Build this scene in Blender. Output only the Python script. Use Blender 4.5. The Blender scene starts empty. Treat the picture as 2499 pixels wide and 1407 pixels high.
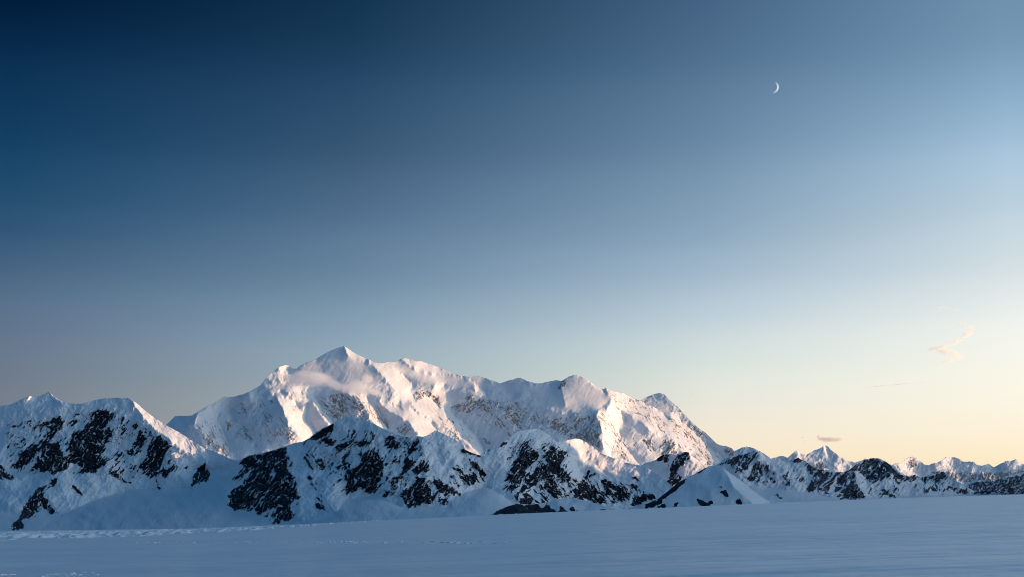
import bpy, bmesh, math, random
import numpy as np

sc = bpy.context.scene
R = math.radians

# ------------------------------------------------------------------ camera
F, CX, CY, HY = 3290.0, 1249.5, 703.5, 1200.0       # focal length and centre in photograph pixels, eye-level row
PITCH = math.atan((HY - CY) / F)
EYE = 4.0
cd = bpy.data.cameras.new('camera')
cam = bpy.data.objects.new('camera', cd)
sc.collection.objects.link(cam)
cam.location = (0, 0, EYE)
cam.rotation_euler = (R(90) + PITCH, 0, 0)
cd.sensor_width = 36.0
cd.lens = 36.0 * F / 2499.0
cd.clip_start = 0.5
cd.clip_end = 400000.0
sc.camera = cam

sc.view_settings.view_transform = 'Standard'
sc.view_settings.look = 'None'
sc.view_settings.gamma = 1.0
sc.view_settings.exposure = 0.0
sc.cycles.use_denoising = True
sc.cycles.max_bounces = 14
sc.cycles.diffuse_bounces = 3
sc.cycles.volume_bounces = 12
sc.cycles.volume_max_steps = 256
sc.cycles.pixel_filter_type = 'BLACKMAN_HARRIS'
sc.cycles.filter_width = 0.95

# ------------------------------------------------------------------ sun
SUN_AZ, SUN_EL = R(82.0), R(5.0)                     # azimuth to the right of the view, elevation
SUN = (math.sin(SUN_AZ) * math.cos(SUN_EL), math.cos(SUN_AZ) * math.cos(SUN_EL), math.sin(SUN_EL))
sl = bpy.data.lights.new('sun', 'SUN')
sl.energy = 4.7
sl.color = (1.0, 0.575, 0.30)
sl.angle = R(0.5)
so = bpy.data.objects.new('sun', sl)
sc.collection.objects.link(so)
from mathutils import Vector
so.rotation_euler = Vector(SUN).to_track_quat('Z', 'Y').to_euler()


# ------------------------------------------------------------------ sky
def lin(c):
    return tuple(((v / 255.0) / 12.92 if v <= 10 else (((v / 255.0) + 0.055) / 1.055) ** 2.4) for v in c)


class NT:
    """small helper round a node tree"""
    def __init__(self, nt):
        self.nt = nt
        nt.nodes.clear()

    def n(self, kind, **kw):
        nd = self.nt.nodes.new(kind)
        for k, v in kw.items():
            setattr(nd, k, v)
        return nd

    def put(self, sock, v):
        if hasattr(v, 'is_output'):
            self.nt.links.new(v, sock)
        else:
            sock.default_value = v

    def m(self, op, a, b=0.0, c=0.0, clamp=False):
        nd = self.n('ShaderNodeMath', operation=op, use_clamp=clamp)
        self.put(nd.inputs[0], a)
        self.put(nd.inputs[1], b)
        self.put(nd.inputs[2], c)
        return nd.outputs[0]

    def vm(self, op, a, b=(0, 0, 0), scale=None):
        nd = self.n('ShaderNodeVectorMath', operation=op)
        self.put(nd.inputs[0], a)
        self.put(nd.inputs[1], b)
        if scale is not None:
            self.put(nd.inputs['Scale'], scale)
        return nd.outputs['Value'] if op in ('LENGTH', 'DOT_PRODUCT', 'DISTANCE') else nd.outputs[0]

    def rng(self, v, a, b, c=0.0, d=1.0, mode='SMOOTHSTEP'):
        nd = self.n('ShaderNodeMapRange', interpolation_type=mode)
        self.put(nd.inputs[0], v)
        for i, x in enumerate((a, b, c, d)):
            self.put(nd.inputs[i + 1], x)
        return nd.outputs[0]

    def mix(self, f, a, b, blend='MIX'):
        nd = self.n('ShaderNodeMix', data_type='RGBA', blend_type=blend)
        self.put(nd.inputs[0], f)
        self.put(nd.inputs[6], a if hasattr(a, 'is_output') else (*a, 1.0))
        self.put(nd.inputs[7], b if hasattr(b, 'is_output') else (*b, 1.0))
        return nd.outputs[2]

    def noise(self, vec, scale, detail=4.0, rough=0.55, dist=0.0):
        nd = self.n('ShaderNodeTexNoise')
        self.put(nd.inputs['Vector'], vec)
        nd.inputs['Scale'].default_value = scale
        nd.inputs['Detail'].default_value = detail
        nd.inputs['Roughness'].default_value = rough
        nd.inputs['Distortion'].default_value = dist
        return nd.outputs['Fac']

    def ramp(self, f, stops, smooth='CARDINAL'):
        nd = self.n('ShaderNodeValToRGB')
        cr = nd.color_ramp
        cr.interpolation = smooth
        while len(cr.elements) < len(stops):
            cr.elements.new(0.5)
        for e, (p, c) in zip(cr.elements, stops):
            e.position = p
            e.color = (*c, 1.0)
        self.put(nd.inputs[0], f)
        return nd.outputs[0]


world = bpy.data.worlds.new('World')
sc.world = world
world.use_nodes = True
w = NT(world.node_tree)
tc = w.n('ShaderNodeTexCoord')
sep = w.n('ShaderNodeSeparateXYZ')
w.put(sep.inputs[0], tc.outputs['Generated'])
dx, dy, dz = sep.outputs
hor = w.m('SQRT', w.m('ADD', w.m('MULTIPLY', dx, dx), w.m('ADD', w.m('MULTIPLY', dy, dy), 1e-6)))
saz = w.m('DIVIDE', dx, hor)                         # sine of the azimuth
caz = w.m('DIVIDE', dy, hor)
el = w.m('MULTIPLY', w.m('ARCSINE', dz), 180.0 / math.pi / 40.0, clamp=True)    # elevation, 0 to 40 degrees -> 0 to 1


def row_el(py):
    return max(0.0, math.degrees(PITCH + math.atan((CY - py) / F)) / 40.0)


SKY = [  # sine of the azimuth, then (row of the photograph, display colour) down the sky
    (-0.356, [(-900, (10, 44, 82)), (0, (6, 31, 60)), (200, (18, 49, 79)), (400, (28, 66, 99)), (540, (43, 80, 112)), (620, (58, 90, 121)), (740, (84, 109, 135)),
              (850, (100, 118, 140)), (950, (112, 123, 138)), (1100, (124, 130, 140)), (1200, (130, 133, 140))]),
    (-0.125, [(-900, (26, 58, 90)), (0, (25, 54, 80)), (200, (42, 72, 102)), (400, (63, 92, 121)), (560, (88, 116, 145)), (700, (111, 138, 161)), (830, (139, 162, 180)),
              (950, (158, 172, 178)), (1100, (178, 178, 170)), (1200, (188, 180, 165))]),
    (0.146, [(-900, (60, 92, 128)), (0, (69, 98, 130)), (200, (88, 118, 148)), (400, (113, 142, 169)), (600, (143, 169, 191)), (700, (168, 190, 207)), (800, (196, 211, 217)),
             (900, (217, 226, 219)), (1000, (235, 230, 216)), (1100, (245, 229, 202)), (1200, (249, 220, 178))]),
    (0.353, [(-900, (92, 128, 164)), (0, (106, 139, 169)), (200, (123, 156, 185)), (400, (161, 191, 215)), (560, (189, 209, 222)), (700, (214, 225, 228)), (800, (237, 241, 236)),
             (900, (248, 246, 234)), (1000, (252, 245, 225)), (1100, (254, 237, 206)), (1200, (253, 226, 182))]),
]
front = None
for i, (pos, st) in enumerate(SKY):
    col = w.ramp(el, sorted((row_el(py), tuple(v / 255.0 for v in c)) for py, c in st))
    wt = None
    if i > 0:
        wt = w.rng(saz, SKY[i - 1][0], pos, mode='LINEAR')
    if i < len(SKY) - 1:
        dn = w.rng(saz, pos, SKY[i + 1][0], 1.0, 0.0, mode='LINEAR')
        wt = dn if wt is None else w.m('MULTIPLY', wt, dn)
    part = w.vm('SCALE', col, scale=wt)
    front = part if front is None else w.vm('ADD', front, part)
gm = w.n('ShaderNodeGamma')                          # display values -> light
w.put(gm.inputs[0], front)
gm.inputs[1].default_value = 2.2
front = gm.outputs[0]
# towards the low sun the same evening sky grows brighter; behind the camera it is plain dusk blue
gain = w.m('ADD', 1.0, w.m('MULTIPLY', w.rng(saz, 0.42, 0.95), 1.3))
front = w.vm('SCALE', front, scale=gain)
glow = w.rng(w.vm('DOT_PRODUCT', tc.outputs['Generated'], SUN), 0.80, 1.0)
front = w.vm('ADD', front, w.vm('SCALE', (1.0, 0.90, 0.76), scale=w.m('MULTIPLY', w.m('MULTIPLY', glow, glow), 2.6)))
back = w.ramp(el, [(0.0, lin((58, 82, 116))), (0.2, lin((36, 74, 112))), (0.6, lin((40, 86, 128))), (1.0, lin((54, 102, 144)))])
fb = w.m('MAXIMUM', w.m('MULTIPLY', w.rng(caz, 0.86, 0.1), w.rng(saz, 0.8, -0.1)), w.rng(el, 0.62, 1.0))
sky_c = w.mix(fb, front, back)
nish = w.n('ShaderNodeTexSky', sky_type='NISHITA')
nish.sun_disc = False
nish.sun_elevation = SUN_EL
nish.sun_rotation = SUN_AZ
bg = w.n('ShaderNodeBackground')
w.put(bg.inputs[0], sky_c)
bg.inputs[1].default_value = 1.0
bg2 = w.n('ShaderNodeBackground')
w.put(bg2.inputs[0], nish.outputs[0])
bg2.inputs[1].default_value = 0.0
addw = w.n('ShaderNodeAddShader')
w.put(addw.inputs[0], bg.outputs[0])
w.put(addw.inputs[1], bg2.outputs[0])
wo = w.n('ShaderNodeOutputWorld')
w.put(wo.inputs[0], addw.outputs[0])


# ------------------------------------------------------------------ helpers
def ray(px, py):
    """direction through a photograph pixel scaled so that its depth (y) is 1"""
    xc = (np.asarray(px, float) - CX) / F
    yc = (CY - np.asarray(py, float)) / F
    s, c = math.sin(PITCH), math.cos(PITCH)
    Y = c - yc * s
    return xc / Y, (yc * c + s) / Y


def at(px, py, d):
    x, z = ray(px, py)
    return float(x * d), float(d), float(EYE + z * d)


def _hash(ix, iy, seed):
    h = (ix.astype(np.int64) * 374761393 + iy.astype(np.int64) * 668265263 + seed * 1442695041) & 0xFFFFFFFF
    h = ((h ^ (h >> 13)) * 1274126177) & 0xFFFFFFFF
    return ((h ^ (h >> 16)) & 0xFFFF) / 65536.0 * 2 * math.pi


def perlin(x, y, seed=0):
    x = np.asarray(x, float)
    y = np.asarray(y, float)
    ix, iy = np.floor(x), np.floor(y)
    fx, fy = x - ix, y - iy
    u = fx * fx * fx * (fx * (fx * 6 - 15) + 10)
    v = fy * fy * fy * (fy * (fy * 6 - 15) + 10)

    def g(a, b):
        t = _hash(ix + a, iy + b, seed)
        return np.cos(t) * (fx - a) + np.sin(t) * (fy - b)
    n0 = g(0, 0) * (1 - u) + g(1, 0) * u
    n1 = g(0, 1) * (1 - u) + g(1, 1) * u
    return (n0 * (1 - v) + n1 * v) * 1.5


def fbm(x, y, octs=5, seed=0, gain=0.5, ridged=False):
    s, a = 0.0, 1.0
    for i in range(octs):
        n = perlin(x * 2 ** i + 13.7 * i, y * 2 ** i - 7.1 * i, seed + i * 17)
        if ridged:
            n = 1 - 2 * np.sqrt(n * n + 0.004)
        s = s + a * n
        a *= gain
    return s


def smooth(v, a, b):
    t = np.clip((v - a) / (b - a), 0, 1)
    return t * t * (3 - 2 * t)


def fill(px, py, poly):
    """mask of grid points inside a polygon"""
    p = np.asarray(poly, float)
    out = np.zeros(px.shape, bool)
    c0, c1 = np.searchsorted(px[0], [p[:, 0].min(), p[:, 0].max()])
    r0, r1 = np.searchsorted(py[:, 0], [p[:, 1].min(), p[:, 1].max()])
    X, Y = px[r0:r1, c0:c1], py[r0:r1, c0:c1]
    ins = np.zeros(X.shape, bool)
    j = len(p) - 1
    for i in range(len(p)):
        yi, yj = p[i, 1], p[j, 1]
        if yi != yj:
            cond = (yi > Y) != (yj > Y)
            ins ^= cond & (X < (p[j, 0] - p[i, 0]) * (Y - yi) / (yj - yi) + p[i, 0])
        j = i
    out[r0:r1, c0:c1] = ins
    return out


def blur(a, s):
    """gaussian blur through mirrored fourier transform"""
    h, w_ = a.shape
    m = np.concatenate([a, a[::-1]], 0)
    m = np.concatenate([m, m[:, ::-1]], 1)
    ky = np.fft.fftfreq(2 * h)[:, None]
    kx = np.fft.rfftfreq(2 * w_)[None]
    f = np.fft.rfft2(m) * np.exp(-2 * (math.pi * s) ** 2 * (kx ** 2 + ky ** 2))
    return np.fft.irfft2(f, s=m.shape)[:h, :w_]


def poisson(gx, gy, h0, lam):
    """height whose steps follow gx (between columns) and gy (between rows), held loosely to h0"""
    h, w_ = h0.shape
    d = -lam * h0
    d[:, 1:] -= gx[:, :-1]
    d[:, :-1] += gx[:, :-1]
    d[1:] -= gy[:-1]
    d[:-1] += gy[:-1]
    d = d * 1.0
    m = np.concatenate([d, d[::-1]], 0)
    m = np.concatenate([m, m[:, ::-1]], 1)
    ky = np.fft.fftfreq(2 * h)[:, None]
    kx = np.fft.rfftfreq(2 * w_)[None]
    e = 2 * np.cos(2 * math.pi * kx) + 2 * np.cos(2 * math.pi * ky) - 4 - lam
    return np.fft.irfft2(np.fft.rfft2(m) / e, s=m.shape)[:h, :w_]


def sample(g, x0, y0, st, px, py):
    u = np.clip((px - x0) / st, 0, g.shape[1] - 1.001)
    v = np.clip((py - y0) / st, 0, g.shape[0] - 1.001)
    i, j = u.astype(int), v.astype(int)
    a, b = u - i, v - j
    return (g[j, i] * (1 - a) + g[j, i + 1] * a) * (1 - b) + (g[j + 1, i] * (1 - a) + g[j + 1, i + 1] * a) * b


def Z(n, pts):
    """points read off an enlargement of the photograph -> photograph pixels"""
    ox, oy, s = {1: (0, 920, 3.703), 2: (400, 820, 3.703), 3: (900, 840, 3.703), 4: (520, 980, 3.905),
                 5: (1100, 980, 3.905), 6: (1300, 880, 3.908), 7: (1700, 1040, 3.128), 0: (0, 0, 1.0)}[n]
    return [(ox + x / s, oy + y / s) for x, y in pts]


def grid_mesh(name, P, attrs, mat, closed=False):
    """P: rows x columns x 3"""
    r, c = P.shape[:2]
    me = bpy.data.meshes.new(name)
    me.vertices.add(r * c)
    me.vertices.foreach_set('co', P.reshape(-1).astype(np.float32))
    idx = np.arange(r * c).reshape(r, c)
    q = np.stack([idx[:-1, :-1], idx[1:, :-1], idx[1:, 1:], idx[:-1, 1:]], -1).reshape(-1)
    n = len(q) // 4
    me.loops.add(4 * n)
    me.loops.foreach_set('vertex_index', q.astype(np.int32))
    me.polygons.add(n)
    me.polygons.foreach_set('loop_start', np.arange(0, 4 * n, 4, dtype=np.int32))
    me.update(calc_edges=True)
    me.polygons.foreach_set('use_smooth', np.ones(n, bool))
    for k, v in attrs.items():
        a = me.attributes.new(k, 'FLOAT', 'POINT')
        a.data.foreach_set('value', v.reshape(-1).astype(np.float32))
    me.materials.append(mat)
    o = bpy.data.objects.new(name, me)
    sc.collection.objects.link(o)
    return o


def tag(o, label, cat=None, kind=None, group=None):
    o['label'] = label
    if cat:
        o['category'] = cat
    if kind:
        o['kind'] = kind
    if group:
        o['group'] = group
    return o


# ------------------------------------------------------------------ materials
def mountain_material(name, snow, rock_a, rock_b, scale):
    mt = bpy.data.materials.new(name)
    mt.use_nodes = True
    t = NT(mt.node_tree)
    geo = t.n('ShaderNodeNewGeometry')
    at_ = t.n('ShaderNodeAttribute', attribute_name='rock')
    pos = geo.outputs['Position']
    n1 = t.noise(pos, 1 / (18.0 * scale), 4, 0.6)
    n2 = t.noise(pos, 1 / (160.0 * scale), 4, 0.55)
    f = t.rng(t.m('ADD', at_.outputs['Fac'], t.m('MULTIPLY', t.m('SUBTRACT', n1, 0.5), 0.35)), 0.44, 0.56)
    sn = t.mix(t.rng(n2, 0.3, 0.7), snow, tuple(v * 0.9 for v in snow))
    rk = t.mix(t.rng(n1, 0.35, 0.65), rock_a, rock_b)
    shade_at = t.n('ShaderNodeAttribute', attribute_name='flat_shade')  # dimmer ambient light on flat basin snow, put into its colour
    sn = t.mix(shade_at.outputs['Fac'], sn, (0.56, 0.66, 0.72))
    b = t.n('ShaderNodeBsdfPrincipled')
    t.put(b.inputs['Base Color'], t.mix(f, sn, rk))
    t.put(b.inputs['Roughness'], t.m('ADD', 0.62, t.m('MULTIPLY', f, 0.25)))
    b.inputs['Specular IOR Level'].default_value = 0.15
    o = t.n('ShaderNodeOutputMaterial')
    t.put(o.inputs[0], b.outputs[0])
    return mt


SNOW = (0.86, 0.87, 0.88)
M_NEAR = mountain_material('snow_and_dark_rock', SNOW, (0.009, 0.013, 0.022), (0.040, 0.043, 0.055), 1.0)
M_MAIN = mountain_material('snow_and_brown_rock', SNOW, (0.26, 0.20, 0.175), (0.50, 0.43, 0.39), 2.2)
M_RIGHT = mountain_material('snow_and_hazed_rock', SNOW, (0.036, 0.048, 0.072), (0.10, 0.115, 0.14), 1.6)  # rock lifted towards blue: distance haze put into its colour
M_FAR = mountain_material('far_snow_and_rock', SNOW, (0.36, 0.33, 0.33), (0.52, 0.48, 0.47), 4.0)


# ------------------------------------------------------------------ mountains from their ridge lines and faces
def mountain(name, sky, bottom, depth, kdef, qdef, lit, faces, rocks, mat, step=1.25, cuts=None, margin=30,
             rough=1.0, skyrough=0.7, streak=1.0, lam=170.0, seed=1, lit_q=1.7, lit_k=1.3, labels=None,
             rock_thr=0.5, flute=1.0, sprinkle=0.0, facet=1.0, core=1.15, smooth_faces=(), grain=1.0):
    """A terrain skin: the sky line and the base are points (pixel column, pixel row), depth is (column, metres).
    Every face has a turn q (metres away per metre to the right) and a lean k (metres away per metre up);
    the depth that follows all of them best is solved for, and roughened with fall-line ribs."""
    sky = np.array(sorted(sky), float)
    x0, x1 = sky[0, 0], sky[-1, 0]
    bt = np.array(sorted(bottom), float)
    y0, y1 = sky[:, 1].min() - margin, bt[:, 1].max() + 8
    gx = np.arange(x0 - 4, x1 + 4 + step, step)
    gy = np.arange(y0, y1 + step, step)
    PX, PY = np.meshgrid(gx, gy)
    dp = np.array(depth, float)
    DS = np.interp(gx, dp[:, 0], dp[:, 1])
    dbar = DS.mean()
    SK = np.interp(gx, sky[:, 0], sky[:, 1])
    q = np.full(PX.shape, qdef)
    k = np.full(PX.shape, kdef)
    for poly, fq, fk in faces:
        m = fill(PX, PY, poly)
        if fq is not None:
            q[m] = fq
        if fk is not None:
            k[m] = fk
    L = np.zeros(PX.shape)
    jx = fbm(PX / 13, PY / 13, 4, seed + 201, 0.6) * 3.2
    jy = fbm(PX / 13, PY / 13, 4, seed + 203, 0.6) * 3.2
    JI = np.clip(np.arange(PX.shape[0])[:, None] + np.rint(jy / step).astype(int), 0, PX.shape[0] - 1)
    JJ = np.clip(np.arange(PX.shape[1])[None] + np.rint(jx / step).astype(int), 0, PX.shape[1] - 1)
    for poly in lit:
        m = fill(PX, PY, poly)[JI, JJ]
        q[m] = lit_q
        k[m] = np.maximum(k[m], lit_k)
        L[m] = 1
    # facets: broken planes that lean and turn differently from their neighbours
    wx = fbm(PX / 70, PY / 70, 3, seed + 5) * 14
    fa = np.tanh(2.2 * fbm((PX + PY * 0.7 + wx) / 26, (PY - PX * 0.7) / 80, 4, seed + 101, 0.55))
    fb_ = np.tanh(2.2 * fbm((PX - PY * 0.7 + wx) / 26, (PY + PX * 0.7) / 80, 4, seed + 103, 0.55))
    fc = np.tanh(2.0 * fbm(PX / 48, PY / 40, 4, seed + 107, 0.55))
    calm = np.clip(2.4 / k, 0, 1) ** 1.5
    SM = np.zeros(PX.shape)
    for poly in smooth_faces:
        SM[fill(PX, PY, poly)] = 1
    calm = calm * (1 - 0.6 * L) * (1 - 0.85 * blur(SM, 5 / step))
    q = q + facet * calm * (0.26 * fa + 0.26 * fb_ + 0.12 * fc)
    k = k * np.exp(facet * calm * (0.40 * fc + 0.25 * fa - 0.25 * fb_))
    q = blur(q, 0.9 / step)
    k = blur(k, 0.9 / step)
    H0 = (DS[None] - dbar) / dbar * F - kdef * (PY - SK[None])
    kk = blur(k, 60 / step)
    # prior lean follows the local faces at large scale
    H0 = (DS[None] - dbar) / dbar * F - np.cumsum(kk, 0) * step
    off = sample(np.cumsum(kk, 0) * step, gx[0], gy[0], step, gx, SK)
    H0 = H0 + off[None]
    H = poisson(q * step, -k * step, H0, (step / lam) ** 2)
    RK = np.zeros(PX.shape)
    RD = np.zeros(PX.shape)
    for rk in rocks:
        poly, sgn = (rk[0], rk[1]) if isinstance(rk[1], (int, float)) else (rk, 1)
        m = fill(PX, PY, poly)[JI, JJ]
        RK[m] = np.maximum(RK[m], rk[2] if len(rk) == 3 and isinstance(rk[1], (int, float)) else 1)
        RD[m] = sgn
    RKb = blur(RK, 0.8 / step)
    RKs = blur(RK, 3.0 / step)
    RKw = blur(RK, 9.0 / step)
    RDb = blur(RD, 8 / step)
    Lb = blur(L, 2.0 / step)
    # mesh: columns by rows between sky line and base
    cols_ = np.arange(x0, x1 + 1e-6, step)
    s = np.interp(cols_, sky[:, 0], sky[:, 1])
    sr = fbm(cols_ / 22.0, cols_ * 0 + seed, 5, seed, 0.6) * skyrough
    s = s + sr
    b = np.interp(cols_, bt[:, 0], bt[:, 1])
    b = np.maximum(b, s + 4)
    nr = int(max(b - s) / step) + 2
    t = np.linspace(0, 1, nr)[:, None]
    vx = np.repeat(cols_[None], nr, 0)
    vy = s[None] * (1 - t) + b[None] * t
    h = sample(H, gx[0], gy[0], step, vx, vy)
    rk = sample(RKb, gx[0], gy[0], step, vx, vy)
    rks = sample(RKs, gx[0], gy[0], step, vx, vy)
    rkw = sample(RKw, gx[0], gy[0], step, vx, vy)
    rd = sample(RDb, gx[0], gy[0], step, vx, vy)
    lt = sample(Lb, gx[0], gy[0], step, vx, vy)
    calm_v = sample(calm, gx[0], gy[0], step, vx, vy)
    # diagonal ribs and gullies
    wx = fbm(vx / 60, vy / 60, 3, seed + 5) * 9
    a1 = (vx + vy * 0.75 + wx)            # constant along lines that climb to the right
    b1 = (vy - vx * 0.75)
    a2 = (vx - vy * 0.75 + wx)            # constant along lines that fall to the right
    b2 = (vy + vx * 0.75)
    gr = grain
    n_r = fbm(a1 / (7 * gr), b1 / (38 * gr), 5, seed + 31, 0.62)
    n_l = fbm(a2 / (7 * gr), b2 / (38 * gr), 5, seed + 47, 0.62)
    wgt = smooth(rd, -0.25, 0.25)
    st_ = n_r * wgt + n_l * (1 - wgt)
    iso = fbm(vx / (8 * gr), vy / (8 * gr), 4, seed + 71, 0.62)
    big = fbm((vx + vy * (1.5 * wgt - 0.75)) / 20, (vy - vx * (1.5 * wgt - 0.75)) / 55, 4, seed + 75, 0.55)
    ln_r = perlin((a1 + 3 * iso) / (9 * gr), b1 / (36 * gr), seed + 77)
    ln_l = perlin((a2 + 3 * iso) / (9 * gr), b2 / (36 * gr), seed + 79)
    line = np.exp(-((ln_r * wgt + ln_l * (1 - wgt)) / 0.085) ** 2)
    field = rk * 0.46 * core + rks * 0.46 * core + (st_ * 0.50 * streak + iso * 0.22 + big * 0.30 + 0.03 * core) * smooth(rkw, 0.02, 0.22) - line * 0.75 * streak * smooth(rkw, 0.1, 0.5)
    field = field + (1 - rks) * (sprinkle * (st_ * 0.5 + iso * 0.5) - 0.02)
    field = field - rock_thr + 0.5 - 0.06
    rock = smooth(field, 0.40, 0.68)
    # relief noise in depth
    steep = 0.55 + 0.45 * np.clip(rks * 1.5 + lt * 0.6, 0, 1)
    rib = fbm(a2 / 26, b2 / 95, 5, seed + 3, 0.52, True) * 3.2 * lt
    rib2 = fbm(a1 / 24, b1 / 80, 5, seed + 9, 0.52, True) * 2.4 * (1 - lt)
    lump = fbm(vx / 34, vy / 26, 6, seed + 21, 0.52) * 3.2
    h = h + rough * (flute * (rib + rib2) * steep + lump * (0.5 + 0.5 * steep)) * (0.25 + 0.75 * np.clip(calm_v * 1.5, 0, 1))
    fine = fbm(vx / 9 + wx * 0.3, vy / 12, 4, seed + 131, 0.6)
    h = h + rough * 1.5 * fine * calm_v * (0.45 + 0.55 * np.clip(lt + rks, 0, 1))
    h = h + rough * rock * (fbm(vx / 7, vy / 5, 4, seed + 91, 0.62) * 3.2 - 0.8)
    edge = smooth(vy - s[None], 0.0, 6.0)
    D = dbar * (1 + h / F)
    rx, rz = ray(vx, vy)
    P = np.stack([rx * D, D, EYE + rz * D], -1)
    # far side: falls away behind the sky line
    nb = 10
    back = []
    top = P[0]
    px_m = dbar / F
    for i in range(1, nb + 1):
        g = (i / nb) ** 1.4 * 420 * px_m
        pt = top.copy()
        pt[:, 1] += g
        pt[:, 0] += g * top[:, 0] / top[:, 1]
        pt[:, 2] -= g * 0.62 * (0.3 + 0.7 * i / nb) - fbm(cols_ / 30, cols_ * 0 + i * 0.4, 4, seed + 2) * min(i, 4) * 2.2 * px_m
        pt[:, 2] = np.maximum(pt[:, 2], -700)
        back.append(pt)
    P = np.concatenate([np.stack(back[::-1]), P], 0)
    rock = np.concatenate([np.repeat(rock[:1] * 0.3, nb, 0), rock], 0)
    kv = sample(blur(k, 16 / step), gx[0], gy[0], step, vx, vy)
    flat_shade = 0.8 * smooth(kv, 1.8, 5.0)  # shade tint grows where the snow lies flatter
    flat_shade = np.concatenate([np.zeros((nb, flat_shade.shape[1])), flat_shade], 0)
    cuts = [x0 - 1] + list(cuts or []) + [x1 + 1]
    res = []
    for i in range(len(cuts) - 1):
        sel = np.where((cols_ >= cuts[i] - step * 1.01) & (cols_ <= cuts[i + 1]))[0]
        nm, lb = (labels[i] if labels else (name, name))
        o = grid_mesh(nm, P[:, sel], {'rock': rock[:, sel], 'flat_shade': flat_shade[:, sel]}, mat)
        tag(o, lb, 'mountain', 'structure')
        res.append(o)
    return res


# ---- main massif, 22 km away
main_sky = [(418, 1062), (432, 1054), (443, 1049), (449, 1044), (461, 1028), (471, 1010), (481, 1004), (505, 989), (521, 982), (535, 974), (548, 965), (554, 968),
            (573, 966), (594, 960), (613, 952), (624, 945), (635, 939), (646, 925), (659, 912), (673, 900), (683, 892), (697, 889),
            (705, 891), (713, 897), (724, 898), (732, 891), (748, 883), (764, 878), (783, 867), (802, 856), (821, 848), (835, 844), (839, 843),
            (848, 848), (864, 859), (883, 869), (899, 875), (913, 882), (932, 885), (948, 881), (964, 881), (978, 875), (988, 872),
            (1005, 876), (1016, 880), (1027, 879), (1046, 886), (1067, 893), (1089, 903), (1113, 912), (1130, 916), (1151, 918),
            (1170, 916), (1186, 921), (1205, 928), (1221, 934), (1237, 928), (1254, 924), (1262, 920), (1273, 920), (1286, 928),
            (1305, 933), (1321, 934), (1340, 929), (1356, 926), (1370, 928), (1386, 918), (1399, 914), (1410, 913), (1424, 920),
            (1440, 930), (1459, 943), (1472, 948), (1479, 945), (1494, 952), (1510, 956), (1521, 957), (1538, 968), (1561, 975), (1581, 985),
            (1607, 998), (1620, 1006), (1634, 1004), (1650, 1002), (1666, 1005), (1679, 1021), (1694, 1034), (1709, 1046), (1722, 1054), (1735, 1067),
            (1748, 1080), (1758, 1085), (1773, 1087), (1786, 1092), (1799, 1108), (1812, 1125), (1830, 1150)]
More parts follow.
